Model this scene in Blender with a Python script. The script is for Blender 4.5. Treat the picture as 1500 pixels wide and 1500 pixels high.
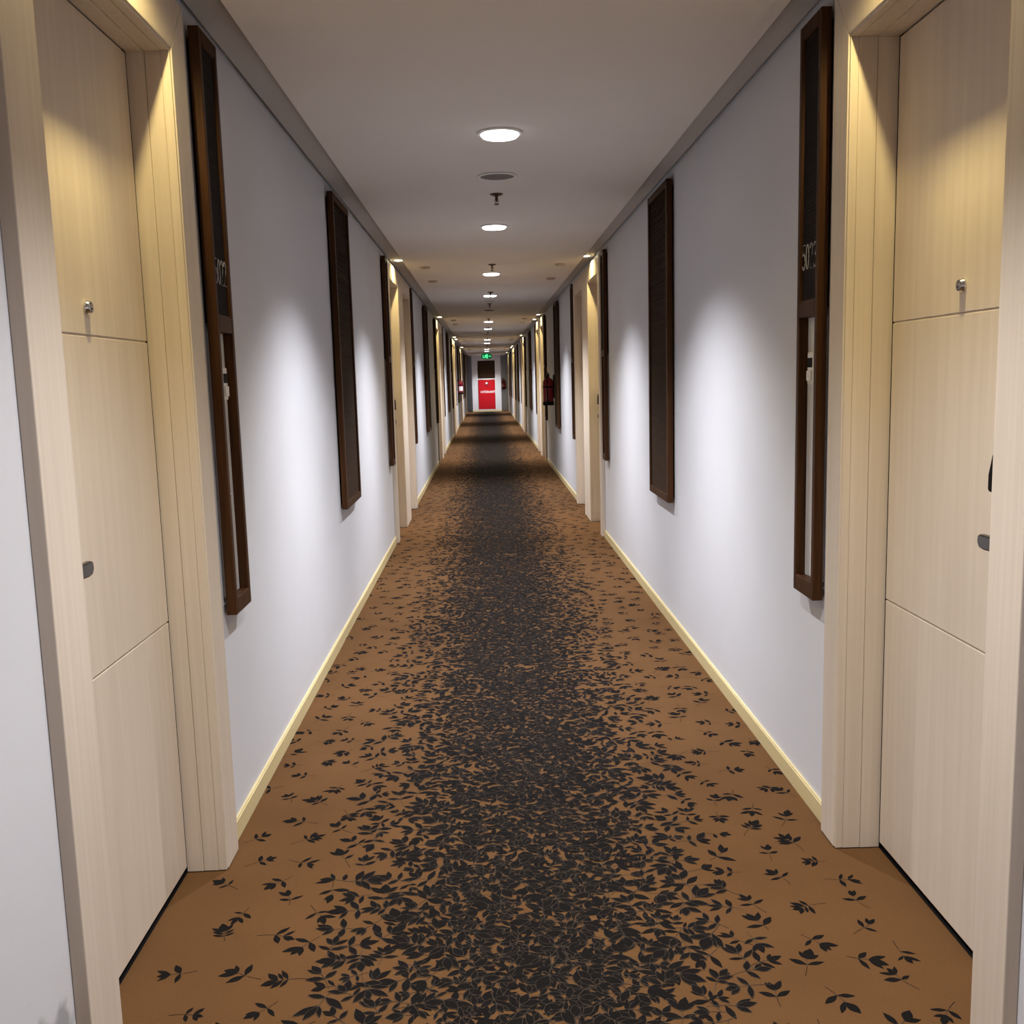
import bpy, math, random
from mathutils import Matrix, Vector

for o in list(bpy.data.objects):
    bpy.data.objects.remove(o)
S = bpy.context.scene
COL = S.collection

# ------------------------------------------------------------------ camera
PITCH, ROLL, YAW, CAM_Z = 0.13623653, -0.026850593, 0.023883056, 1.5
FPX = 1425.87
cyw, syw = math.cos(YAW), math.sin(YAW)
Fv = Vector((syw * math.cos(PITCH), cyw * math.cos(PITCH), -math.sin(PITCH)))
Rv = Vector((cyw, -syw, 0.0))
Uv = Rv.cross(Fv)
R2 = Rv * math.cos(ROLL) + Uv * math.sin(ROLL)
U2 = -Rv * math.sin(ROLL) + Uv * math.cos(ROLL)
cam_data = bpy.data.cameras.new('camera')
cam_data.sensor_fit = 'HORIZONTAL'
cam_data.sensor_width = 36.0
cam_data.lens = FPX / 1500.0 * 36.0
cam_data.clip_start = 0.02
cam_data.clip_end = 200
cam = bpy.data.objects.new('camera', cam_data)
COL.objects.link(cam)
cam.matrix_world = Matrix(((R2.x, U2.x, -Fv.x, 0), (R2.y, U2.y, -Fv.y, 0), (R2.z, U2.z, -Fv.z, CAM_Z), (0, 0, 0, 1)))
S.camera = cam

# ------------------------------------------------------------------ world, exposure, light levels
world = bpy.data.worlds.new('world')
S.world = world
world.use_nodes = True
world.node_tree.nodes['Background'].inputs[0].default_value = (0.01, 0.01, 0.012, 1)
world.node_tree.nodes['Background'].inputs[1].default_value = 0.0     # an inner corridor: no daylight
S.view_settings.view_transform = 'Standard'
S.view_settings.look = 'None'
S.view_settings.exposure = 0.0
S.view_settings.gamma = 1.0
S.view_settings.use_curve_mapping = False
S.cycles.max_bounces = 10
S.cycles.diffuse_bounces = 6
S.cycles.use_denoising = True
S.cycles.sample_clamp_indirect = 4.0

POWER_WIDE, POWER_BEAM = 300.0, 190.0      # each downlight: wide spill and a narrower beam
COLOR_CENTRE = (0.95, 0.95, 1.0)
POWER_DOOR, POWER_DOOR_BEAM = 24.0, 46.0     # each door spot: the same pair
COLOR_DOOR = (1.0, 0.80, 0.35)

# ------------------------------------------------------------------ layout (metres, camera above the origin)
XL, XR = -0.88, 1.09            # wall planes
YB, YE = -3.0, 46.5             # corridor ends
ZC = 2.60                       # ceiling slab
ZB = 2.648                      # recessed band beside the walls
PER = 8.55                      # the corridor repeats with this period
NP = 5
XC = 0.10                       # line of the ceiling fittings
DOOR_H = 2.44
HEAD_TOP = 2.593
RECESS = {-1: 0.09, 1: 0.107}   # leaf plane behind the wall plane

# ------------------------------------------------------------------ node helpers
def new_mat(name):
    m = bpy.data.materials.new(name)
    m.use_nodes = True
    nt = m.node_tree
    return m, nt, nt.nodes['Principled BSDF']

def N(nt, kind, **kw):
    n = nt.nodes.new(kind)
    for k, v in kw.items():
        setattr(n, k, v)
    return n

def flat(name, col, rough=0.5, metal=0.0, spec=0.5):
    m, nt, b = new_mat(name)
    b.inputs['Base Color'].default_value = (*col, 1)
    b.inputs['Roughness'].default_value = rough
    b.inputs['Metallic'].default_value = metal
    b.inputs['Specular IOR Level'].default_value = spec
    return m

def noisy(name, c1, c2, scale=(8, 8, 8), rough=0.6, bump=0.0, bscale=200.0, spec=0.4, detail=4.0, lo=0.3, hi=0.7):
    """two tones mixed by stretched noise, with an optional fine bump"""
    m, nt, b = new_mat(name)
    tc = N(nt, 'ShaderNodeTexCoord')
    mp = N(nt, 'ShaderNodeMapping')
    mp.inputs['Scale'].default_value = scale
    nz = N(nt, 'ShaderNodeTexNoise')
    nz.inputs['Scale'].default_value = 1.0
    nz.inputs['Detail'].default_value = detail
    cr = N(nt, 'ShaderNodeValToRGB')
    cr.color_ramp.elements[0].position = lo
    cr.color_ramp.elements[1].position = hi
    cr.color_ramp.elements[0].color = (*c1, 1)
    cr.color_ramp.elements[1].color = (*c2, 1)
    nt.links.new(tc.outputs['Object'], mp.inputs['Vector'])
    nt.links.new(mp.outputs['Vector'], nz.inputs['Vector'])
    nt.links.new(nz.outputs['Fac'], cr.inputs['Fac'])
    nt.links.new(cr.outputs['Color'], b.inputs['Base Color'])
    b.inputs['Roughness'].default_value = rough
    b.inputs['Specular IOR Level'].default_value = spec
    if bump > 0:
        n2 = N(nt, 'ShaderNodeTexNoise')
        n2.inputs['Scale'].default_value = bscale
        n2.inputs['Detail'].default_value = 3.0
        bp = N(nt, 'ShaderNodeBump')
        bp.inputs['Strength'].default_value = bump
        bp.inputs['Distance'].default_value = 0.002
        nt.links.new(tc.outputs['Object'], n2.inputs['Vector'])
        nt.links.new(n2.outputs['Fac'], bp.inputs['Height'])
        nt.links.new(bp.outputs['Normal'], b.inputs['Normal'])
    return m

def glow(name, col, strength):
    m, nt, b = new_mat(name)
    b.inputs['Base Color'].default_value = (*col, 1)
    b.inputs['Emission Color'].default_value = (*col, 1)
    b.inputs['Emission Strength'].default_value = strength
    return m

# ------------------------------------------------------------------ materials
M = {}
def wall_paint():
    m = noisy('wall_paint', (0.60, 0.605, 0.635), (0.64, 0.645, 0.675), (1.3, 1.3, 1.3), 0.75, 0.08, 160.0, 0.2)
    nt = m.node_tree
    b = nt.nodes['Principled BSDF']
    # worn patch of bare filler low on the wall beside the first door
    cr = b.inputs['Base Color'].links[0].from_socket
    geo = N(nt, 'ShaderNodeNewGeometry')
    ds = N(nt, 'ShaderNodeVectorMath', operation='DISTANCE')
    ds.inputs[1].default_value = (XL, 1.70, 0.10)
    nz = N(nt, 'ShaderNodeTexNoise')
    nz.inputs['Scale'].default_value = 14.0
    ad = N(nt, 'ShaderNodeMath', operation='MULTIPLY_ADD')
    ad.inputs[1].default_value = 0.30
    mr = N(nt, 'ShaderNodeMapRange')
    mr.inputs['From Min'].default_value = 0.36
    mr.inputs['From Max'].default_value = 0.31
    mx = N(nt, 'ShaderNodeMix', data_type='RGBA')
    mx.inputs['B'].default_value = (0.36, 0.36, 0.38, 1)
    nt.links.new(geo.outputs['Position'], ds.inputs[0])
    nt.links.new(geo.outputs['Position'], nz.inputs['Vector'])
    nt.links.new(nz.outputs['Fac'], ad.inputs[0])
    nt.links.new(ds.outputs['Value'], ad.inputs[2])
    nt.links.new(ad.outputs['Value'], mr.inputs['Value'])
    nt.links.new(mr.outputs['Result'], mx.inputs['Factor'])
    nt.links.new(cr, mx.inputs['A'])
    nt.links.new(mx.outputs['Result'], b.inputs['Base Color'])
    return m
M['wall'] = wall_paint()
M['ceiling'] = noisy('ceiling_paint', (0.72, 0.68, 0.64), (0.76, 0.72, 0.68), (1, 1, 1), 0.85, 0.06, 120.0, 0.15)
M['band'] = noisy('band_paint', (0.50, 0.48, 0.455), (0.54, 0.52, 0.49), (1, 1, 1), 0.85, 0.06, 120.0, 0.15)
M['cream'] = noisy('cream_wood', (0.60, 0.515, 0.43), (0.66, 0.575, 0.485), (40, 40, 1.6), 0.42, 0.05, 60.0, 0.35)
M['frame'] = noisy('frame_wood', (0.59, 0.505, 0.415), (0.65, 0.565, 0.47), (60, 60, 1.2), 0.45, 0.05, 60.0, 0.3)
M['base'] = noisy('baseboard_wood', (0.60, 0.50, 0.27), (0.64, 0.54, 0.30), (30, 1.0, 30), 0.45, 0.0, 60.0, 0.3)
M['brown'] = noisy('dark_wood', (0.034, 0.0135, 0.005), (0.072, 0.029, 0.010), (70, 70, 3.0), 0.45, 0.08, 90.0, 0.12)
M['louvre'] = noisy('louvre_wood', (0.030, 0.0155, 0.009), (0.056, 0.029, 0.017), (20, 3.0, 200), 0.7, 0.0, 90.0, 0.1)
M['plaque'] = noisy('plaque_black', (0.012, 0.009, 0.008), (0.02, 0.015, 0.013), (8, 8, 60), 0.7, 0.0, 90.0, 0.08)
M['gap'] = flat('gap_shade', (0.006, 0.005, 0.005), 0.9, 0, 0.1)  # shade inside the door and panel gaps, put into a near-black colour
M['white'] = flat('white_plastic', (0.74, 0.73, 0.70), 0.4)
M['plate'] = flat('slot_plate', (0.66, 0.655, 0.66), 0.5)
M['black'] = flat('black_plastic', (0.006, 0.005, 0.005), 0.6, 0.0, 0.08)
M['chrome'] = flat('chrome', (0.72, 0.71, 0.69), 0.14, 1.0)
M['steel'] = flat('brushed_steel', (0.17, 0.16, 0.155), 0.30, 1.0)
M['bronze'] = flat('dark_bronze', (0.07, 0.035, 0.02), 0.35, 0.7)
M['numeral'] = flat('grey_numeral', (0.48, 0.48, 0.50), 0.35, 0.0)
M['red'] = flat('red_enamel', (0.44, 0.006, 0.014), 0.30)
M['ext_red'] = flat('extinguisher_red', (0.24, 0.007, 0.012), 0.25)
M['letter'] = flat('white_lettering', (0.85, 0.82, 0.82), 0.5)
M['trim'] = flat('white_trim', (0.76, 0.76, 0.76), 0.4)
M['grille'] = noisy('speaker_grille', (0.16, 0.14, 0.13), (0.22, 0.20, 0.18), (400, 400, 400), 0.6, 0.0, 90.0, 0.3)
M['dead'] = flat('unlit_lens', (0.10, 0.095, 0.09), 0.3)
M['dull'] = flat('unlit_opal_lens', (0.62, 0.60, 0.60), 0.4)
M['detector'] = flat('detector_beige', (0.42, 0.36, 0.29), 0.6)
M['lens'] = glow('lit_lens', (1.0, 0.97, 0.98), 5.5)
M['warm_lens'] = glow('warm_lens', (1.0, 0.90, 0.62), 30.0)
M['exit_green'] = glow('exit_green', (0.0, 0.16, 0.04), 0.45)
M['exit_mark'] = glow('exit_mark', (0.12, 0.95, 0.42), 1.0)

def carpet_mat():
    m, nt, b = new_mat('carpet_brown')
    geo = N(nt, 'ShaderNodeTexCoord')
    n1 = N(nt, 'ShaderNodeTexNoise')
    n1.inputs['Scale'].default_value = 2.2
    n1.inputs['Detail'].default_value = 3.0
    n2 = N(nt, 'ShaderNodeTexNoise')
    n2.inputs['Scale'].default_value = 420.0
    n2.inputs['Detail'].default_value = 2.0
    mx = N(nt, 'ShaderNodeMath', operation='MULTIPLY_ADD')
    mx.inputs[1].default_value = 0.55
    cr = N(nt, 'ShaderNodeValToRGB')
    cr.color_ramp.elements[0].position = 0.45
    cr.color_ramp.elements[1].position = 1.05
    cr.color_ramp.elements[0].color = (0.080, 0.040, 0.0165, 1)
    cr.color_ramp.elements[1].color = (0.126, 0.064, 0.027, 1)
    bp = N(nt, 'ShaderNodeBump')
    bp.inputs['Strength'].default_value = 0.35
    bp.inputs['Distance'].default_value = 0.002
    nt.links.new(geo.outputs['Object'], n1.inputs['Vector'])
    nt.links.new(geo.outputs['Object'], n2.inputs['Vector'])
    nt.links.new(n1.outputs['Fac'], mx.inputs[0])
    nt.links.new(n2.outputs['Fac'], mx.inputs[2])
    nt.links.new(mx.outputs['Value'], cr.inputs['Fac'])
    nt.links.new(cr.outputs['Color'], b.inputs['Base Color'])
    nt.links.new(n2.outputs['Fac'], bp.inputs['Height'])
    nt.links.new(bp.outputs['Normal'], b.inputs['Normal'])
    b.inputs['Roughness'].default_value = 0.95
    b.inputs['Specular IOR Level'].default_value = 0.05
    return m
M['carpet'] = carpet_mat()
M['leaf'] = noisy('leaf_pile', (0.0055, 0.005, 0.005), (0.010, 0.0085, 0.0082), (300, 300, 300), 0.95, 0.0, 90, 0.05)
M['vein'] = noisy('vein_pile', (0.045, 0.033, 0.025), (0.062, 0.047, 0.036), (300, 300, 300), 0.95, 0.0, 90, 0.05)

# ------------------------------------------------------------------ mesh builder
class MB:
    def __init__(s):
        s.v, s.f, s.mi, s.cur = [], [], [], 0
    def add(s, vs, fs):
        k = len(s.v)
        s.v += [tuple(p) for p in vs]
        for f in fs:
            s.f.append(tuple(i + k for i in f))
            s.mi.append(s.cur)
        return s
    def box(s, x0, x1, y0, y1, z0, z1):
        x0, x1 = min(x0, x1), max(x0, x1)
        y0, y1 = min(y0, y1), max(y0, y1)
        z0, z1 = min(z0, z1), max(z0, z1)
        return s.add([(x0, y0, z0), (x1, y0, z0), (x1, y1, z0), (x0, y1, z0), (x0, y0, z1), (x1, y0, z1), (x1, y1, z1), (x0, y1, z1)],
                     [(0, 3, 2, 1), (4, 5, 6, 7), (0, 1, 5, 4), (1, 2, 6, 5), (2, 3, 7, 6), (3, 0, 4, 7)])
    def prism_x(s, poly, x0, x1):
        """polygon in (y, z), counter-clockwise seen from +x"""
        n = len(poly)
        vs = [(x0, p[0], p[1]) for p in poly] + [(x1, p[0], p[1]) for p in poly]
        fs = [tuple(range(n - 1, -1, -1)), tuple(range(n, 2 * n))]
        fs += [(i, (i + 1) % n, n + (i + 1) % n, n + i) for i in range(n)]
        return s.add(vs, fs)
    def lathe(s, prof, n=32, o=(0, 0, 0), axis='z', caps=True):
        """profile of (radius, height) pairs"""
        vs, fs = [], []
        for r, h in prof:
            for i in range(n):
                a = 2 * math.pi * i / n
                p = (r * math.cos(a), r * math.sin(a), h)
                if axis == 'x':
                    p = (h, p[0], p[1])
                elif axis == 'y':
                    p = (p[1], h, p[0])
                vs.append((p[0] + o[0], p[1] + o[1], p[2] + o[2]))
        for j in range(len(prof) - 1):
            for i in range(n):
                a, b = j * n + i, j * n + (i + 1) % n
                fs.append((a, b, b + n, a + n))
        if caps:
            fs.append(tuple(range(n - 1, -1, -1)))
            k = (len(prof) - 1) * n
            fs.append(tuple(range(k, k + n)))
        return s.add(vs, fs)
    def tube(s, pts, r, n=8):
        P = [Vector(p) for p in pts]
        vs, fs = [], []
        rr = r if isinstance(r, (list, tuple)) else [r] * len(P)
        up = Vector((0, 0, 1))
        for i, p in enumerate(P):
            t = (P[min(i + 1, len(P) - 1)] - P[max(i - 1, 0)]).normalized()
            a = t.cross(up)
            if a.length < 1e-3:
                a = t.cross(Vector((1, 0, 0)))
            a.normalize()
            b = a.cross(t)
            for k in range(n):
                w = 2 * math.pi * k / n
                vs.append(p + (a * math.cos(w) + b * math.sin(w)) * rr[i])
        for j in range(len(P) - 1):
            for i in range(n):
                a, b = j * n + i, j * n + (i + 1) % n
                fs.append((a, a + n, b + n, b))
        fs.append(tuple(range(n)))
        fs.append(tuple(range(len(P) * n - 1, (len(P) - 1) * n - 1, -1)))
        return s.add(vs, fs)
    def mesh(s, name, mats, smooth=False):
        me = bpy.data.meshes.new(name)
        me.from_pydata(s.v, [], s.f)
        for m in (mats if isinstance(mats, (list, tuple)) else [mats]):
            me.materials.append(m)
        if any(s.mi):
            me.polygons.foreach_set('material_index', s.mi)
        me.update()
        if smooth:
            me.shade_smooth()
            me.set_sharp_from_angle(angle=math.radians(35))
        return me
    def build(s, name, mats, parent=None, smooth=False, bevel=0.0, kind=None):
        o = bpy.data.objects.new(name, s.mesh(name, mats, smooth))
        COL.objects.link(o)
        if parent is not None:
            o.parent = parent
        if bevel > 0:
            bv = o.modifiers.new('edge', 'BEVEL')
            bv.width = bevel
            bv.segments = 2
            bv.limit_method = 'ANGLE'
        if kind:
            o['kind'] = kind
        return o

def tag(o, label=None, cat=None, group=None, kind=None):
    for k, v in (('label', label), ('category', cat), ('group', group), ('kind', kind)):
        if v:
            o[k] = v
    return o

def empty(name, loc=(0, 0, 0), rz=0.0):
    o = bpy.data.objects.new(name, None)
    o.empty_display_size = 0.1
    COL.objects.link(o)
    o.location = loc
    o.rotation_euler = (0, 0, rz)
    return o

def copy_tree(o, parent=None):
    c = o.copy()
    COL.objects.link(c)
    if parent is not None:
        c.parent = parent
        c.matrix_parent_inverse = o.matrix_parent_inverse.copy()
    for ch in list(o.children):
        copy_tree(ch, c)
    return c

def place(o, side, y, z=0.0):
    """side -1: wall with the 5022 panel, +1: wall with the 5023 panel; local +x points into the corridor"""
    o.location = (XL if side < 0 else XR, y, z)
    o.rotation_euler = (0, 0, 0.0 if side < 0 else math.pi)

# ------------------------------------------------------------------ where the doors are
# (side, centre y, latch side in world y, casing width towards -y, towards +y, lamp lit)
OW = 0.88
A_Y, B_Y = 9.58, 11.03
DOORS = []
for side in (-1, 1):
    DOORS.append((side, 2.455 if side < 0 else 2.445, -1, 0.15 if side < 0 else 0.13, 0.125 if side < 0 else 0.115, True))
lit_A = {-1: (0, 1, 2, 3), 1: (0, 1, 2, 3, 4)}
lit_B = {-1: (2,), 1: (1, 3)}
for k in range(4):
    for side in (-1, 1):
        DOORS.append((side, A_Y + PER * k, 1, 0.13, 0.285, k in lit_A[side]))
        DOORS.append((side, B_Y + PER * k, -1, 0.285, 0.13, k in lit_B[side]))
for side in (-1, 1):
    DOORS.append((side, A_Y + PER * 4, 1, 0.15, 0.15, 4 in lit_A[side]))

# ------------------------------------------------------------------ shell
fl = MB().box(-1.30, 1.55, YB - 0.2, YE + 0.2, -0.12, 0.0).build('floor', M['carpet'])
tag(fl, 'brown carpet runner with dark leaf print along the corridor', 'floor', kind='structure')

def wall(side, name, label):
    x = XL if side < 0 else XR
    xo = x + side * 0.26
    b = MB()
    ops = sorted([(d[1] - OW / 2, d[1] + OW / 2) for d in DOORS if d[0] == side])
    y = YB
    for a, c in ops:
        b.box(x, xo, y, a, 0, 2.632)
        b.box(x, xo, a, c, DOOR_H, 2.632)
        y = c
    b.box(x, xo, y, YE, 0, 2.632)
    b.box(x + side * 0.014, xo, YB, YE, 2.632, 2.80)         # recessed shadow line above the wall
    b.box(x + side * 0.24, xo + side * 0.05, YB, YE, -0.1, 2.8)
    o = b.build(name, M['wall'])
    return tag(o, label, 'wall', kind='structure')
wall(-1, 'wall_left', 'pale lavender grey wall with the 5022 panel')
wall(1, 'wall_right', 'pale lavender grey wall with the 5023 panel')
tag(MB().box(-1.4, 1.6, YE, YE + 0.2, 0, 2.8).build('wall_back', M['wall']), 'pale grey end wall of the corridor', 'wall', kind='structure')
tag(MB().box(-1.4, 1.6, YB - 0.2, YB, 0, 2.8).build('wall_front_added', M['wall']), 'pale grey wall added to close the near end of the corridor', 'wall', kind='structure')  # added behind the camera, else the open end would be black
tag(MB().box(-0.728, 0.95, YB, YE, ZC, ZC + 0.03).box(-1.2, 1.4, YB, YE, 2.70, 2.80).build('ceiling', M['ceiling']),
    'flat white plaster ceiling of the corridor', 'ceiling', kind='structure')
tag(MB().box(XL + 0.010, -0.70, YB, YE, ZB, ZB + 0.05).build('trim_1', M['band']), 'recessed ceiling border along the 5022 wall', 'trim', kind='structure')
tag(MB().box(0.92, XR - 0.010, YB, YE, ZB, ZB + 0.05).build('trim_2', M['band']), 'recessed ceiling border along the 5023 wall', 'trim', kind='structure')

def baseboard(side, name, label):
    x = XL if side < 0 else XR
    b = MB()
    y = YB
    for d in sorted([d for d in DOORS if d[0] == side], key=lambda d: d[1]):
        a = d[1] - OW / 2 - d[3]
        if a - y > 0.02:
            xf = x - side * 0.012
            b.box(x, xf, y, a, 0.0, 0.062)
            b.box(x, x - side * 0.008, y, a, 0.062, 0.067)
        y = d[1] + OW / 2 + d[4]
    b.box(x, x - side * 0.012, y, YE, 0, 0.065)
    return tag(b.build(name, M['base']), label, 'baseboard', kind='structure')
baseboard(-1, 'baseboard_left', 'low cream skirting board along the 5022 wall')
baseboard(1, 'baseboard_right', 'low cream skirting board along the 5023 wall')

# ------------------------------------------------------------------ carpet print: leaf sprigs woven into the pile
def leaflet(b, x, y, ang, ln, wd, z, outline=True):
    ca, sa = math.cos(ang), math.sin(ang)
    prof = ((0.0, 0.04), (0.15, 0.42), (0.34, 0.88), (0.52, 1.0), (0.72, 0.74), (0.90, 0.28), (1.0, 0.0))
    def poly(gl, gw, zz, m):
        pts = []
        for t, w in prof:
            pts.append((t * (ln + 2 * gl) - gl, w * wd * 0.5 + gw * (1 if w > 0 else 0)))
        for t, w in reversed(prof[:-1]):
            pts.append((t * (ln + 2 * gl) - gl, -w * wd * 0.5 - gw))
        b.cur = m
        b.add([(x + ca * u - sa * v, y + sa * u + ca * v, zz) for u, v in pts], [tuple(range(len(pts) - 1, -1, -1))])
    if outline:
        poly(0.0012, 0.0010, z, 1)
    poly(0, 0, z + 0.00004, 0)

TILE = 1.65
HALF = 0.965
CELL = 0.004
NU, NV = int(2 * HALF / CELL) + 30, int(round(TILE / CELL))

def sprig_shape(rnd, x, y, size):
    """stem points and leaflets (base x, base y, angle, length, width) of one sprig"""
    th = rnd.uniform(0, 2 * math.pi)
    ca, sa = math.cos(th), math.sin(th)
    bend = rnd.uniform(-0.35, 0.35)
    def at(t):
        u, v = t, bend * t * t / size
        return x + ca * u - sa * v, y + sa * u + ca * v
    st = size * rnd.uniform(0.35, 0.85)
    stem = [at(-st + (st + size * 0.40) * i / 4) for i in range(5)]
    leaves = []
    n = rnd.choice((2, 2, 2, 2, 3))
    for i in range(n):
        t = size * (0.0 if n == 1 else 0.34 * i / (n - 1))
        ang = (1.20 if n > 1 else 0.85) - (0.48 * i / max(n - 1, 1))
        px, py = at(t)
        for sgn in (-1, 1):
            if rnd.random() < 0.05:
                continue
            ln = size * rnd.uniform(0.46, 0.74)
            leaves.append((px, py, th + sgn * (ang + rnd.uniform(-0.22, 0.22)), ln, ln * rnd.uniform(0.28, 0.42)))
    px, py = at(size * 0.36 if n > 1 else size * 0.06)
    ln = size * rnd.uniform(0.46, 0.72)
    leaves.append((px, py, th + rnd.uniform(-0.3, 0.3), ln, ln * rnd.uniform(0.34, 0.60)))
    return stem, leaves

def leaf_cells(lf):
    x, y, a, ln, wd = lf
    ca, sa = math.cos(a), math.sin(a)
    out = []
    for t, w in ((0.12, 0.3), (0.25, 0.6), (0.38, 0.9), (0.50, 1.0), (0.62, 0.9), (0.75, 0.65), (0.88, 0.3)):
        for q in (-0.42, -0.2, 0.0, 0.2, 0.42):
            u, v = t * ln, q * w * wd
            out.append((int((x + ca * u - sa * v + HALF) / CELL) + 15, int((y + sa * u + ca * v) / CELL) % NV))
    return out

def put_sprig(b, rnd, stem, leaves, z, dense):
    ww = 0.0008
    for i in range(4):
        (x0, y0), (x1, y1) = stem[i], stem[i + 1]
        l = math.hypot(x1 - x0, y1 - y0) or 1
        nx, ny = -(y1 - y0) / l * ww, (x1 - x0) / l * ww
        inner = i >= 2
        zz = z + (0.0006 if inner else -0.0001)
        b.cur = 1 if inner or dense else 0
        b.add([(x0 + nx + XC, y0 + ny, zz), (x0 - nx + XC, y0 - ny, zz), (x1 - nx + XC, y1 - ny, zz), (x1 + nx + XC, y1 + ny, zz)], [(0, 1, 2, 3)])
    for k, (x, y, a, ln, wd) in enumerate(leaves):
        leaflet(b, x + XC, y, a, ln, wd, z + 0.00008 * k, dense and rnd.random() < 0.75)

def leaf_tile(seed):
    rnd = random.Random(seed)
    b = MB()
    grid = [bytearray(NV) for _ in range(NU)]
    def lay(tries, smin, smax, urange, limit, dense):
        for _ in range(tries):
            u = rnd.uniform(-1, 1)
            au = abs(u)
            if not (urange[0] <= au <= urange[1]):
                continue
            stem, leaves = sprig_shape(rnd, u * HALF, rnd.uniform(0, TILE), rnd.uniform(smin, smax))
            cells = [c for lf in leaves for c in leaf_cells(lf)]
            if any(not 0 <= c[0] < NU for c in cells):
                continue
            hit = sum(grid[p][q] for p, q in cells) / len(cells)
            if hit > limit(au):
                continue
            for p, q in cells:
                grid[p][q] = 1
            put_sprig(b, rnd, stem, leaves, 0.0005 + 0.0013 * rnd.random(), dense)
    # middle of the runner: packed; shoulders: loosely packed; edges: single sprigs
    lay(900, 0.065, 0.100, (0.0, 0.60), lambda u: 0.30 if u < 0.20 else max(0.015, 0.30 - (u - 0.20) * 1.0), True)
    lay(5200, 0.050, 0.085, (0.0, 0.52), lambda u: 0.52 if u < 0.15 else max(0.012, 0.52 - (u - 0.15) * 1.6), True)
    pts = []
    tries = 0
    while tries < 9000 and len(pts) < 190:
        tries += 1
        au = rnd.uniform(0.42, 0.985)
        u = au * rnd.choice((-1, 1))
        v = rnd.uniform(0, TILE)
        d = 0.070 + 0.045 * min(1.0, (au - 0.42) / 0.28)
        if any((u * HALF - p) ** 2 + min(abs(v - q), TILE - abs(v - q)) ** 2 < d * d for p, q in pts):
            continue
        stem, leaves = sprig_shape(rnd, u * HALF, v, rnd.uniform(0.056, 0.078) if au > 0.62 else rnd.uniform(0.062, 0.092))
        cells = [c for lf in leaves for c in leaf_cells(lf)]
        if any(not 0 <= c[0] < NU for c in cells) or any(grid[p][q] for p, q in cells):
            continue
        pts.append((u * HALF, v))
        for p, q in cells:
            grid[p][q] = 1
        put_sprig(b, rnd, stem, leaves, 0.0006, False)
    return b.mesh('carpet_leaf_print', [M['leaf'], M['vein']])
tiles = [leaf_tile(7), leaf_tile(23)]
y, k = 0.0, 0
while y < YE - 0.2:
    o = bpy.data.objects.new('carpet_leaf_print', tiles[k % 2])
    COL.objects.link(o)
    o.parent = fl
    o.location = (0, y, 0)
    o['kind'] = 'stuff'
    y += TILE
    k += 1

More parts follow.
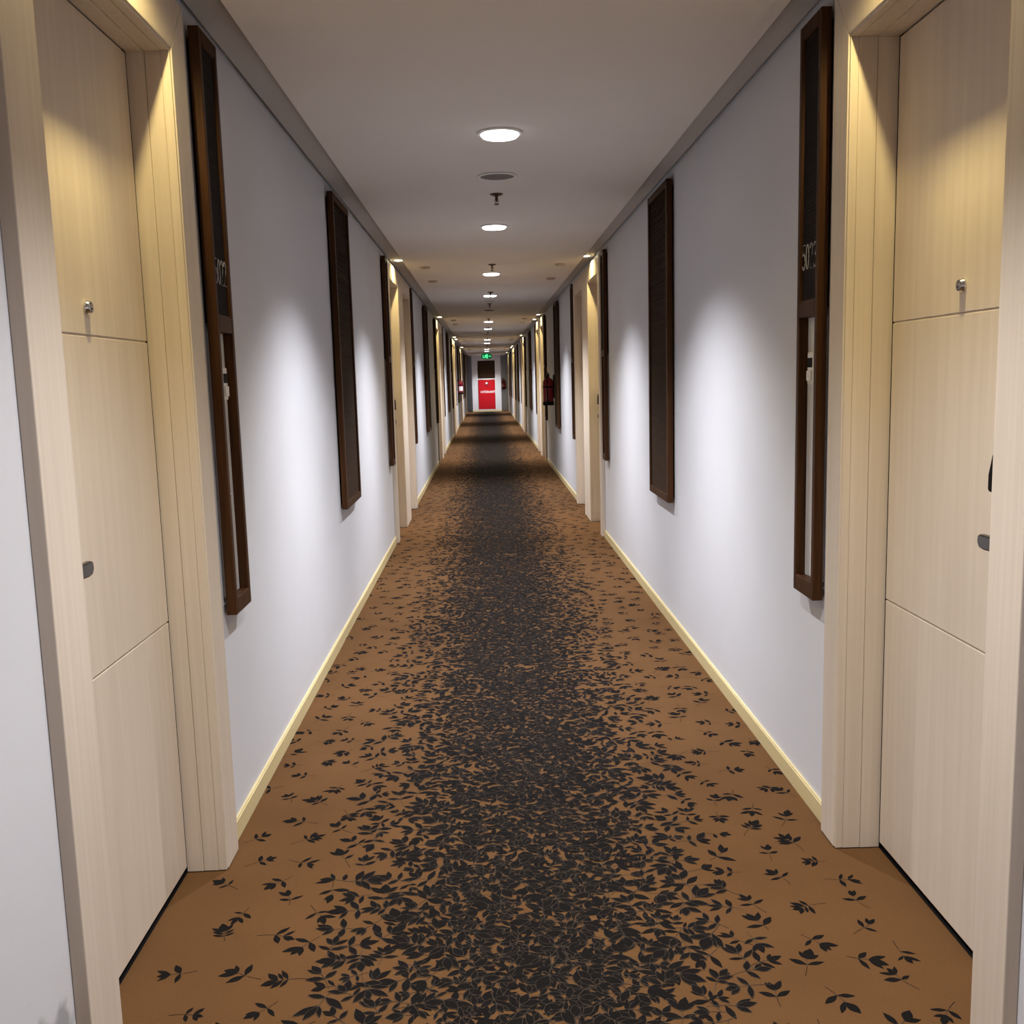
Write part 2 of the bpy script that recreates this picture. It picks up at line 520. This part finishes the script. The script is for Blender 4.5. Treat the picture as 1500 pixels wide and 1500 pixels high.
# ------------------------------------------------------------------ doors
def door_variant(latch, recess, c_lo, c_hi, near=False):
    """local frame: x into the corridor from the wall plane, y along the wall, door centred on y = 0"""
    h = OW / 2
    root = empty('door')
    xf = 0.032                                     # casing stands proud of the wall
    xl = -recess                                   # face of the leaf
    hd = HEAD_TOP - DOOR_H
    z0 = 0.004
    # casing: two uprights and a head, mitred
    def up(sgn, w):
        m = min(w, 0.125)
        p = [(sgn * h, z0), (sgn * (h + w), z0), (sgn * (h + w), HEAD_TOP), (sgn * (h + m), HEAD_TOP), (sgn * h, DOOR_H)]
        if sgn < 0:
            p = p[::-1]
        MB().prism_x(p, 0.0, xf).build('door_casing', M['frame'], root, bevel=0.0025)
    up(-1, c_lo)
    up(1, c_hi)
    g = 0.0008
    p = [(-h + g, DOOR_H), (h - g, DOOR_H), (h + min(c_hi, 0.125) - g, HEAD_TOP), (-h - min(c_lo, 0.125) + g, HEAD_TOP)]
    MB().prism_x(p, 0.0, xf).build('casing_head', M['frame'], root, bevel=0.0025)
    # lining of the opening: three strips with fine grooves between them
    cuts = [xl - 0.002, xl + 0.049 * recess / 0.09, xl + 0.098 * recess / 0.09 - 0.004, xf - 0.003]
    t = 0.012
    for sgn in (-1, 1):
        b = MB()
        for i in range(3):
            e = 0.0009
            tt = t - 0.0018 * i
            b.box(cuts[i] + (e if i else 0), cuts[i + 1] - e, sgn * h, sgn * (h - tt), z0, DOOR_H)
        b.box(xl - 0.002, xf - 0.006, sgn * h, sgn * (h - 0.0068), z0, DOOR_H)
        b.build('door_lining', M['frame'], root)
    b = MB()
    for i in range(3):
        e = 0.0009
        tt = t - 0.0018 * i
        b.box(cuts[i] + (e if i else 0), cuts[i + 1] - e, -h + t, h - t, DOOR_H - tt, DOOR_H)
    b.box(xl - 0.002, xf - 0.006, -h + t, h - t, DOOR_H - 0.0068, DOOR_H)
    b.build('head_lining', M['frame'], root)
    # rebate behind the leaf, near-black: shade of the gaps put into its colour
    b = MB().box(xl - 0.055, xl - 0.046, -h + 0.004, h - 0.004, 0.0, DOOR_H - 0.004)
    for sgn in (-1, 1):
        b.box(xl - 0.046, xl - 0.002, sgn * (h - 0.001), sgn * (h - 0.0125), 0.0, DOOR_H - 0.004)
    b.box(xl - 0.046, xl - 0.003, -h + 0.0125, h - 0.0125, 0.0004, 0.003)  # black sheet over the carpet for the shade under the leaf
    b.build('door_rebate', M['gap'], root)
    # leaf of three boards parted by two grooves
    w = h - t - 0.009
    core = MB().box(xl - 0.045, xl - 0.005, -w + 0.001, w - 0.001, 0.026, DOOR_H - 0.018).build('door_core', M['cream'], root)
    for za, zb in ((0.024, 0.803), (0.807, 1.630), (1.634, DOOR_H - 0.017)):
        MB().box(xl - 0.006, xl, -w, w, za, zb).build('door_panel', M['cream'], root, bevel=0.0018)
    # peephole
    MB().lathe([(0.0175, -0.004), (0.0175, 0.004), (0.0160, 0.006), (0.0150, 0.011), (0.0135, 0.013), (0.0100, 0.013), (0.0090, 0.008), (0.001, 0.007)], 28, (xl, 0.0, 1.700), 'x').build('peephole', M['chrome'], root, smooth=True)
    # lever handle and card lock on the latch side
    yl = latch * (w - 0.055)
    zh = 1.10
    pl = MB().box(xl, xl + 0.006, yl - 0.024, yl + 0.024, zh - 0.075, zh + 0.055).build('handle_plate', M['steel'], root, bevel=0.002)
    b = MB()
    b.lathe([(0.019, 0.0), (0.019, 0.008), (0.011, 0.012), (0.011, 0.050)], 20, (xl + 0.005, yl, zh), 'x')
    b.build('handle_neck', M['chrome'], root, smooth=True)
    s = -latch
    prof = [(yl + s * -0.016, zh + 0.015), (yl + s * 0.118, zh + 0.014), (yl + s * 0.129, zh + 0.010), (yl + s * 0.131, zh - 0.006),
            (yl + s * 0.122, zh - 0.018), (yl + s * 0.10, zh - 0.021), (yl + s * -0.016, zh - 0.016)]
    if s > 0:
        prof = prof[::-1]
    MB().prism_x(prof, xl + 0.046, xl + 0.062).build('lever', M['steel'], root, bevel=0.004)
    yc = yl - latch * 0.045
    prot = 0.045 if (recess < 0.1 and c_lo == 0.15) else 0.062
    zc = 1.215
    pts = []
    for yy, zz in ((-0.050, 0.0), (0.050, 0.0), (0.050, 0.040), (0.034, 0.090), (0.0, 0.108), (-0.034, 0.090), (-0.050, 0.040)):
        pts.append((yc + yy, zc + zz))
    MB().prism_x(pts, xl, xl + prot).build('card_reader', M['black'], root, bevel=0.008)
    return root

door_cache = {}
ORD = ('', 'second', 'third', 'fourth', 'fifth', 'sixth', 'seventh', 'eighth', 'ninth', 'tenth')
SIDE = {-1: 'left', 1: 'right'}
count = {-1: 0, 1: 0}
dn = 0
for side, yc, latch, c_lo, c_hi, lit in sorted(DOORS, key=lambda d: (d[1], d[0])):
    if side > 0:                                    # turned by half a turn: swap the local ends
        key = (-latch, RECESS[side], c_hi, c_lo)
    else:
        key = (latch, RECESS[side], c_lo, c_hi)
    dn += 1
    if key not in door_cache:
        d = door_cache[key] = door_variant(*key)
    else:
        d = copy_tree(door_cache[key])
    d.name = 'door_%d' % dn
    place(d, side, yc)
    n = count[side]
    count[side] += 1
    if n == 0:
        lab = 'cream wooden hotel door with peephole beside the %s number panel' % SIDE[side]
    else:
        lab = '%s cream wooden door from the camera on the %s wall' % (ORD[n], SIDE[side])
    tag(d, lab, 'door', 'cream hotel doors along the corridor', 'structure')

# ------------------------------------------------------------------ wooden wall panels
PZ0, PZ1 = 0.755, 2.585
def louvre_panel(width):
    w = width / 2
    root = empty('louvred_panel')
    MB().box(0, 0.013, -w + 0.03, w - 0.03, PZ0 + 0.03, PZ1 - 0.03).build('backing', M['gap'], root)
    x0, x1 = 0.011, 0.044
    st, rl = 0.036, 0.042
    for sgn in (-1, 1):
        MB().box(x0, x1, sgn * w, sgn * (w - st), PZ0, PZ1).build('stile', M['brown'], root, bevel=0.003)
    for za, zb in ((PZ0, PZ0 + rl), (PZ1 - rl, PZ1)):
        MB().box(x0, x1, -w + st, w - st, za, zb).build('rail', M['brown'], root, bevel=0.003)
    b = MB()
    pitch, z = 0.0145, PZ0 + rl
    ya, yb = -w + st, w - st
    while z < PZ1 - rl - 0.5 * pitch:
        zb = min(z + pitch, PZ1 - rl)
        b.add([(0.036, ya, z), (0.036, yb, z), (0.029, yb, zb), (0.029, ya, zb), (0.036, yb, zb), (0.036, ya, zb)],
              [(0, 1, 2, 3), (3, 2, 4, 5)])
        z = zb
    b.box(0.013, 0.028, ya, yb, PZ0 + rl, PZ1 - rl)
    b.build('slats', M['louvre'], root, kind='stuff')
    return root

def stroke(b, pts, r=0.0022):
    b.tube(pts, r, 6)
def digit(ch):
    """single-stroke numerals in a 0.6 x 1 cell"""
    arc = lambda cx, cz, rx, rz, a0, a1, n: [(cx + rx * math.cos(math.radians(a0 + (a1 - a0) * i / n)), cz + rz * math.sin(math.radians(a0 + (a1 - a0) * i / n))) for i in range(n + 1)]
    if ch == '0':
        return [arc(0.3, 0.5, 0.27, 0.5, 90, 450, 20)]
    if ch == '2':
        return [arc(0.3, 0.73, 0.26, 0.27, 165, -35, 10) + [(0.04, 0.0), (0.58, 0.0)]]
    if ch == '3':
        return [arc(0.28, 0.75, 0.25, 0.25, 155, -85, 10) + arc(0.28, 0.26, 0.29, 0.26, 85, -155, 10)]
    if ch == '5':
        return [[(0.54, 1.0), (0.12, 1.0), (0.07, 0.56)] + arc(0.28, 0.32, 0.28, 0.32, 120, -150, 12)]
    return []

def number_panel(width, number=None, device=None):
    w = width / 2
    root = empty('number_panel')
    MB().box(0, 0.013, -w + 0.02, w - 0.02, 1.70, PZ1 - 0.03).build('backing', M['gap'], root)
    x0, x1 = 0.011, 0.044
    st, rl = 0.024, 0.040
    zd0, zd1 = 1.672, 1.722
    for sgn in (-1, 1):
        MB().box(x0, x1, sgn * w, sgn * (w - st), PZ0, PZ1).build('stile', M['brown'], root, bevel=0.0025)
    for za, zb in ((PZ0, PZ0 + 0.055), (zd0, zd1), (PZ1 - rl, PZ1)):
        MB().box(x0, x1, -w + st, w - st, za, zb).build('rail', M['brown'], root, bevel=0.0025)
    # upper field with a raised bead and fine reeding
    b = MB()
    ya, yb = -w + st, w - st
    b.box(0.014, 0.034, ya, yb, zd1, PZ1 - rl)
    z = zd1 + 0.004
    while z < PZ1 - rl - 0.006:
        b.box(0.034, 0.0355, ya + 0.006, yb - 0.006, z, z + 0.006)
        z += 0.0125
    pl = b.build('plaque', M['plaque'], root)
    b = MB()
    for sgn in (-1, 1):
        b.box(0.034, 0.0405, sgn * (w - st), sgn * (w - st - 0.005), zd1, PZ1 - rl)
    b.box(0.034, 0.0405, ya + 0.005, yb - 0.005, zd1, zd1 + 0.005)
    b.box(0.034, 0.0405, ya + 0.005, yb - 0.005, PZ1 - rl - 0.005, PZ1 - rl)
    b.build('bead', M['brown'], root)
    # open slot below with a pale plate on the wall
    MB().box(0.0, 0.010, ya, yb, PZ0 + 0.055, zd0).build('slot_plate', M['plate'], root)
    if number:
        side = -1 if number[-1] in '2' else 1
        dh, adv = 0.078, 0.0355
        b = MB()
        for i, ch in enumerate(number):
            for pts in digit(ch):
                P = []
                for u, v in pts:
                    # reading direction: towards +y on one wall, towards -y on the other (local frames are turned)
                    yy = (i - 1.5) * adv + (u - 0.3) * 0.047
                    P.append((0.0375, yy, 1.825 + v * dh))
                stroke(b, P, 0.0014)
        nb = b.build('room_number', M['numeral'], root, smooth=True)
        nb['label'] = 'thin grey numerals reading %s' % number
    if device:
        y0 = device[0]
        MB().box(0.010, 0.030, y0 - 0.028, y0 + 0.028, 1.455, 1.560).build('bell_push', M['white'], root, bevel=0.004)
        MB().box(0.0300, 0.0312, y0 - 0.022, y0 + 0.022, 1.510, 1.541).build('bell_screen', M['black'], root)
        MB().box(0.030, 0.036, y0 - 0.020, y0 + 0.020, 1.466, 1.500).build('bell_button', M['white'], root, bevel=0.003)
    return root

def number_at(number, side, y, lab):
    p = number_panel(0.20, number, (0.0,))
    if side < 0:
        MB().lathe([(0.004, 0.0), (0.0045, 0.003), (0.001, 0.005)], 12, (0.044, -0.088, 1.155), 'x').build('brass_pin', M['chrome'], p, smooth=True)
    place(p, side, y)
    return tag(p, lab, 'number panel', 'dark wood number panels beside the doors')
number_at('5022', -1, 3.242, 'tall dark wood panel on the left wall reading 5022 with a doorbell in its slot')
number_at('5023', 1, 3.18, 'tall dark wood panel on the right wall reading 5023 with a doorbell in its slot')
blank = None
NPOS = {-1: (8.685 + 0.10, 11.69 + 0.10), 1: (8.595 + 0.10, 11.67 + 0.10)}
LPOS = {-1: 5.75 + 0.325, 1: 5.62 + 0.315}
for side in (-1, 1):
    n = 1
    for k in range(NP):
        for j, y0 in enumerate(NPOS[side]):
            y = y0 + PER * k
            if y > YE - 2.3:
                continue
            if blank is None:
                blank = p = number_panel(0.20)
            else:
                p = copy_tree(blank)
            place(p, side, y)
            n += 1
            tag(p, '%s narrow dark wood number panel from the camera on the %s wall' % (ORD[n - 1] if n <= 10 else 'last', SIDE[side]), 'number panel', 'dark wood number panels beside the doors')
lou = None
for side in (-1, 1):
    for k in range(NP):
        if lou is None:
            lou = p = louvre_panel(0.64)
        else:
            p = copy_tree(lou)
        place(p, side, LPOS[side] + PER * k)
        if k == 0:
            lab = 'wide dark louvred wood panel next after the %s number panel' % SIDE[side]
        else:
            lab = '%s wide dark louvred wood panel from the camera on the %s wall' % (ORD[k], SIDE[side])
        tag(p, lab, 'wall panel', 'dark louvred wall panels')

# ------------------------------------------------------------------ ceiling fittings
def spot_data(name, power, color, deg, blend, radius):
    l = bpy.data.lights.new(name, 'SPOT')
    l.energy = power
    l.color = color
    l.spot_size = math.radians(deg)
    l.spot_blend = blend
    l.shadow_soft_size = radius
    return l
L_WIDE = spot_data('downlight_lamp', POWER_WIDE, COLOR_CENTRE, 116, 0.9, 0.04)
L_BEAM = spot_data('downlight_beam', POWER_BEAM, COLOR_CENTRE, 78, 1.0, 0.04)
L_WIDE_OLD = spot_data('worn_downlight_lamp', POWER_WIDE * 0.6, COLOR_CENTRE, 116, 0.9, 0.04)   # an older, dimmer lamp
L_BEAM_OLD = spot_data('worn_downlight_beam', POWER_BEAM * 0.6, COLOR_CENTRE, 78, 1.0, 0.04)
L_DOOR = spot_data('door_spot_lamp', POWER_DOOR, COLOR_DOOR, 160, 0.4, 0.012)
L_DOOR_BEAM = spot_data('door_spot_beam', POWER_DOOR_BEAM, COLOR_DOOR, 64, 1.0, 0.012)
def add_lamp(data, parent, z):
    o = bpy.data.objects.new('lamp', data)
    COL.objects.link(o)
    o.parent = parent
    o.location = (0, 0, z)

def downlight(lens):
    root = empty('downlight')
    MB().lathe([(0.087, -0.001), (0.100, -0.001), (0.103, -0.003), (0.101, -0.007), (0.094, -0.010), (0.086, -0.009), (0.083, -0.004)], 48, caps=False).build('trim_ring', M['trim'], root, smooth=True)
    MB().lathe([(0.084, -0.001), (0.084, -0.016), (0.078, -0.021), (0.050, -0.024), (0.002, -0.025)], 48).build('lens', lens, root, smooth=True)
    return root
lit_proto = downlight(M['lens'])
add_lamp(L_WIDE, lit_proto, -0.052)
add_lamp(L_BEAM, lit_proto, -0.052)
off_proto = downlight(M['dead'])
dull_proto = downlight(M['dull'])
used = set()
lamps = []
for k in range(-1, NP):
    for j, y0 in enumerate((4.58, 7.28, 10.45)):
        y = y0 + PER * k
        if y < -2 or y > YE - 1.5:
            continue
        lamps.append((y, 'off' if (j == 1 and k == 1) else ('dull' if (j == 1 and k in (2, 3, 4)) else 'lit')))
n = 0
for y, st in lamps:
    proto = {'lit': lit_proto, 'off': off_proto, 'dull': dull_proto}[st]
    o = proto if st not in used else copy_tree(proto)
    used.add(st)
    o.location = (XC, y, ZC)
    if 0 < y < 3.5:
        for c in o.children:
            if c.type == 'LIGHT':
                c.data = L_WIDE_OLD if c.data == L_WIDE else L_BEAM_OLD
    if y < 3.5:
        lab = 'lit round ceiling downlight above the near doors' if y > 0 else 'lit round ceiling downlight behind the camera'
    else:
        n += 1
        what = {'lit': 'lit white', 'off': 'dark unlit', 'dull': 'dull unlit'}[st]
        lab = 'nearest round %s ceiling downlight ahead' % what if n == 1 else '%s round ceiling downlight along the corridor, %s' % ((ORD + ('eleventh', 'twelfth', 'thirteenth', 'fourteenth', 'fifteenth'))[n - 1 if n <= 10 else n - 1], what)
    tag(o, lab, 'ceiling light', 'round downlights along the ceiling')

sp = None
for k in range(NP):
    if sp is None:
        sp = o = empty('ceiling_speaker')
        MB().lathe([(0.093, -0.001), (0.108, -0.001), (0.111, -0.003), (0.109, -0.006), (0.096, -0.008), (0.092, -0.003)], 48, caps=False).build('speaker_ring', M['trim'], o, smooth=True)
        MB().lathe([(0.093, -0.001), (0.093, -0.003), (0.060, -0.005), (0.002, -0.006)], 48).build('speaker_grille', M['grille'], o, smooth=True)
    else:
        o = copy_tree(sp)
    o.location = (0.10, 5.53 + PER * k, ZC)
    tag(o, 'round grey ceiling speaker just past the nearest downlight' if k == 0 else '%s round grey ceiling speaker along the corridor' % ORD[k], 'speaker', 'round ceiling speakers')

spr = None
n = 0
for k in range(4):
    for y0 in (6.05, 9.66, 12.70):
        if spr is None:
            spr = o = empty('sprinkler')
            MB().lathe([(0.040, 0.0), (0.041, -0.003), (0.030, -0.009), (0.014, -0.013), (0.010, -0.016)], 28).build('escutcheon', M['bronze'], o, smooth=True)
            MB().lathe([(0.0085, -0.012), (0.0085, -0.030), (0.006, -0.034), (0.006, -0.046)], 14).build('sprinkler_body', M['bronze'], o, smooth=True)
            b = MB()
            for sg in (-1, 1):
                b.tube([(sg * 0.007, 0, -0.030), (sg * 0.012, 0, -0.040), (sg * 0.009, 0, -0.052), (0, 0, -0.060)], 0.0022, 8)
            b.build('yoke_arms', M['bronze'], o, smooth=True)
            MB().lathe([(0.004, -0.056), (0.015, -0.061), (0.017, -0.063), (0.004, -0.064)], 20).build('deflector', M['bronze'], o, smooth=True)
        else:
            o = copy_tree(spr)
        o.location = (0.102, y0 + PER * k, ZC)
        tag(o, 'small dark fire sprinkler hanging just past the nearest ceiling speaker' if n == 0 else '%s small dark fire sprinkler along the ceiling' % (ORD + ('eleventh', 'twelfth'))[n], 'sprinkler', 'fire sprinklers along the ceiling')
        n += 1

cap = None
for side in (-1, 1):
    x = -0.55 if side < 0 else 0.77
    n = 0
    for k in range(NP):
        for y0 in (9.75, 11.10):
            y = y0 + PER * k
            if y > YE - 2.2:
                continue
            if cap is None:
                cap = o = empty('smoke_detector')
                MB().lathe([(0.052, 0.0), (0.052, -0.008), (0.047, -0.011)], 32).build('detector_base', M['detector'], o, smooth=True)
                MB().lathe([(0.045, -0.011), (0.043, -0.017), (0.030, -0.020), (0.002, -0.021)], 32).build('detector_head', M['detector'], o, smooth=True)
            else:
                o = copy_tree(cap)
            o.location = (x, y, ZC)
            n += 1
            tag(o, ('nearest' if n == 1 else ORD[n - 1]) + ' small dark round ceiling detector on the %s side' % SIDE[side], 'detector', 'small round ceiling detectors')

ds = None
n_side = {-1: 0, 1: 0}
for side, yc, latch, c_lo, c_hi, lit in sorted(DOORS, key=lambda d: (d[1], d[0])):
    if not lit:
        continue
    if ds is None:
        ds = o = empty('door_spotlight')
        MB().lathe([(0.043, -0.001), (0.050, -0.001), (0.050, -0.005), (0.043, -0.006)], 32, caps=False).build('spot_ring', M['trim'], o, smooth=True)
        MB().lathe([(0.043, -0.001), (0.042, -0.004), (0.024, -0.008), (0.002, -0.009)], 32).build('spot_lens', M['warm_lens'], o, smooth=True)
        add_lamp(L_DOOR, o, -0.024)
        add_lamp(L_DOOR_BEAM, o, -0.024)
    else:
        o = copy_tree(ds)
    o.location = (XL + 0.092 if side < 0 else XR - 0.092, yc - 0.03, ZB)
    n_side[side] += 1
    n = n_side[side]
    tag(o, 'warm spotlight over the door beside the %s number panel' % SIDE[side] if n == 1 else '%s warm spotlight over a door on the %s wall' % (ORD[n - 1], SIDE[side]), 'spotlight', 'warm spotlights over the doors')

# ------------------------------------------------------------------ far end: block, hydrant cabinet, exit sign
YP = 45.7
blk = MB()
blk.box(-0.60, -0.335, YP, YE, 0, ZC).box(0.475, 0.745, YP, YE, 0, ZC).box(-0.335, 0.475, YP, YE, 2.36, ZC).box(-0.335, 0.475, YP + 0.16, YE, 0, 2.36)
pil = tag(blk.build('wall_pillar', M['wall']), 'pale projecting wall block around the red hydrant cabinet', 'wall', kind='structure')
MB().box(-0.332, 0.472, YP + 0.10, YP + 0.16, 1.53, 2.358).build('wood_panel', M['louvre'], pil)
MB().box(-0.60, 0.745, YP - 0.012, YP, 0, 0.065).build('baseboard', M['base'], pil)
hy = empty('hydrant_cabinet', (0.07, YP, 0.07))
b = MB()
b.box(-0.43, -0.395, -0.02, 0.14, 0, 1.46).box(0.395, 0.43, -0.02, 0.14, 0, 1.46).box(-0.395, 0.395, -0.02, 0.14, 1.42, 1.46).box(-0.395, 0.395, -0.02, 0.14, 0, 0.035)
b.build('cabinet_frame', M['trim'], hy, bevel=0.004)
MB().box(-0.40, 0.40, 0.02, 0.14, 0.03, 1.43).build('cabinet_body', M['red'], hy)
dr = MB().box(-0.385, 0.385, -0.012, 0.015, 0.045, 1.41).build('cabinet_door', M['red'], hy, bevel=0.006)
tc = bpy.data.curves.new('lettering', 'FONT')
tc.body = 'HYDRANT'
tc.size = 0.145
tc.align_x = 'CENTER'
tc.align_y = 'CENTER'
tc.extrude = 0.002
tc.offset = 0.003
to = bpy.data.objects.new('lettering_source', tc)
COL.objects.link(to)
bpy.context.view_layer.update()
me = bpy.data.meshes.new_from_object(to.evaluated_get(bpy.context.evaluated_depsgraph_get()))
bpy.data.objects.remove(to)
me.materials.clear()
me.materials.append(M['letter'])
lt = bpy.data.objects.new('lettering', me)
COL.objects.link(lt)
lt.parent = dr
lt.location = (0.06, -0.0145, 0.84)
lt.rotation_euler = (math.pi / 2, 0, 0)
lt['label'] = 'white lettering reading HYDRANT'
ring = MB().lathe([(0.075, 0.0), (0.075, -0.010), (0.055, -0.012), (0.052, -0.002)], 28, (0.0, -0.012, 1.20), 'y', caps=False)
ring.build('latch_ring', M['steel'], dr, smooth=True)
MB().box(-0.045, 0.045, -0.030, -0.012, 1.205, 1.285).build('latch', M['white'], dr, bevel=0.005)
MB().lathe([(0.012, -0.02), (0.012, 1.35)], 12, (-0.40, -0.012, 0.04)).build('hinge', M['steel'], hy, smooth=True)
tag(hy, 'tall red hydrant cabinet with white HYDRANT lettering at the corridor end', 'cabinet')

ex = empty('exit_sign', (0.09, 40.5, ZC))
w, h = 0.215, 0.115
zc = -0.165
oct_ = []
for sx, sz in ((1, -1), (1, 1), (-1, 1), (-1, -1)):
    pts = [(sx * w, sz * (h - 0.055)), (sx * (w - 0.055), sz * h)]
    if sx * sz < 0:
        pts = pts[::-1]
    oct_ += pts
n8 = len(oct_)
def plate(poly, y0, y1, mat, name):
    vs = [(p[0], y0, p[1] + zc) for p in poly] + [(p[0], y1, p[1] + zc) for p in poly]
    n = len(poly)
    fs = [tuple(range(n - 1, -1, -1)), tuple(range(n, 2 * n))] + [(i, (i + 1) % n, n + (i + 1) % n, n + i) for i in range(n)]
    return MB().add(vs, fs).build(name, mat, ex)
plate(oct_, -0.012, 0.020, M['exit_green'], 'sign_face')
b = MB()
b.box(-0.12, -0.112, -0.002, 0.006, zc + h, 0).box(0.112, 0.12, -0.002, 0.006, zc + h, 0)
b.build('hanger', M['steel'], ex)
b = MB()
zz = zc
def limb(pts, r=0.012):
    b.tube([(p[0], -0.016, p[1] + zz) for p in pts], r, 8)
# doorway, running figure and arrow
b.box(-0.150, -0.120, -0.018, -0.012, zz - 0.075, zz + 0.045)
b.box(0.015, 0.055, -0.018, -0.012, zz - 0.085, zz + 0.085)
b.lathe([(0.016, -0.020), (0.016, -0.012)], 16, (-0.015, 0, zz + 0.068), 'y')
limb([(-0.020, 0.045), (-0.038, -0.010)], 0.017)
limb([(-0.018, 0.040), (0.008, 0.015), (0.022, 0.028)])
limb([(-0.026, 0.040), (-0.062, 0.025), (-0.066, 0.000)])
limb([(-0.036, -0.010), (-0.006, -0.035), (-0.010, -0.080)], 0.014)
limb([(-0.040, -0.010), (-0.060, -0.050), (-0.095, -0.060)], 0.014)
b.box(0.085, 0.150, -0.018, -0.012, zz - 0.016, zz + 0.004)
b.add([(0.145, -0.018, zz + 0.022), (0.145, -0.018, zz - 0.034), (0.185, -0.018, zz - 0.006), (0.145, -0.012, zz + 0.022), (0.145, -0.012, zz - 0.034), (0.185, -0.012, zz - 0.006)],
      [(0, 1, 2), (3, 5, 4), (0, 3, 4, 1), (1, 4, 5, 2), (2, 5, 3, 0)])
b.build('pictogram', M['exit_mark'], ex)
tag(ex, 'glowing green exit sign with running figure hanging from the ceiling', 'exit sign')

# ------------------------------------------------------------------ fire extinguishers
def extinguisher():
    root = empty('fire_extinguisher')
    r = 0.082
    MB().lathe([(r * 0.94, 0.0), (r, 0.012), (r, 0.330), (r * 0.96, 0.362), (r * 0.78, 0.392), (r * 0.48, 0.412), (0.024, 0.420), (0.022, 0.440)], 32).build('cylinder_body', M['ext_red'], root, smooth=True)
    MB().lathe([(r + 0.004, -0.012), (r + 0.006, 0.0), (r + 0.006, 0.040), (r + 0.001, 0.046)], 32).build('base_ring', M['black'], root, smooth=True)
    b = MB()
    n = 12
    vs, fs = [], []
    for i in range(n + 1):
        a = math.radians(-125 + 95 * i / n)
        for z in (0.10, 0.235):
            vs.append(((r + 0.0012) * math.cos(a), (r + 0.0012) * math.sin(a), z))
    for i in range(n):
        fs.append((2 * i, 2 * i + 2, 2 * i + 3, 2 * i + 1))
    b.add(vs, fs).build('paper_label', M['letter'], root)
    MB().lathe([(0.021, 0.436), (0.026, 0.442), (0.026, 0.470), (0.014, 0.478)], 20).build('valve', M['steel'], root, smooth=True)
    MB().prism_x([(-0.085, 0.492), (-0.075, 0.505), (0.02, 0.485), (0.02, 0.470)][::-1], -0.010, 0.010).build('squeeze_lever', M['black'], root, bevel=0.002)
    MB().prism_x([(-0.085, 0.455), (-0.080, 0.466), (0.0, 0.466), (0.0, 0.452)][::-1], -0.010, 0.010).build('carry_handle', M['black'], root, bevel=0.002)
    MB().tube([(0.0, 0.024, 0.455), (0.01, 0.06, 0.462), (0.02, 0.095, 0.43), (0.025, 0.104, 0.34), (0.025, 0.102, 0.22), (0.02, 0.100, 0.12)], 0.010, 10).build('hose', M['black'], root, smooth=True)
    MB().tube([(0.02, 0.100, 0.13), (0.02, 0.100, 0.08), (0.018, 0.102, 0.03)], [0.011, 0.015, 0.021], 12).build('nozzle', M['black'], root, smooth=True)
    b = MB().box(-r - 0.022, -r + 0.004, -0.03, 0.03, 0.10, 0.46)
    b.lathe([(r + 0.003, 0.262), (r + 0.004, 0.264), (r + 0.004, 0.284), (r + 0.003, 0.286)], 32, caps=False)
    b.build('wall_bracket', M['black'], root)
    return root
e1 = extinguisher()
e1.location = (XR - 0.104, 15.35, 1.08)
e1.rotation_euler = (0, 0, math.pi)
tag(e1, 'dark red fire extinguisher on the unlit stretch of the right wall', 'fire extinguisher', 'wall hung fire extinguishers')
e2 = copy_tree(e1)
e2.location = (XL + 0.104, 31.05, 1.06)
e2.rotation_euler = (0, 0, 0)
tag(e2, 'red fire extinguisher far down the left wall', 'fire extinguisher', 'wall hung fire extinguishers')
e3 = copy_tree(e1)
e3.location = (0.885, YE - 0.104, 1.02)
e3.rotation_euler = (0, 0, -math.pi / 2)
tag(e3, 'red fire extinguisher on the end wall beside the hydrant cabinet', 'fire extinguisher', 'wall hung fire extinguishers')
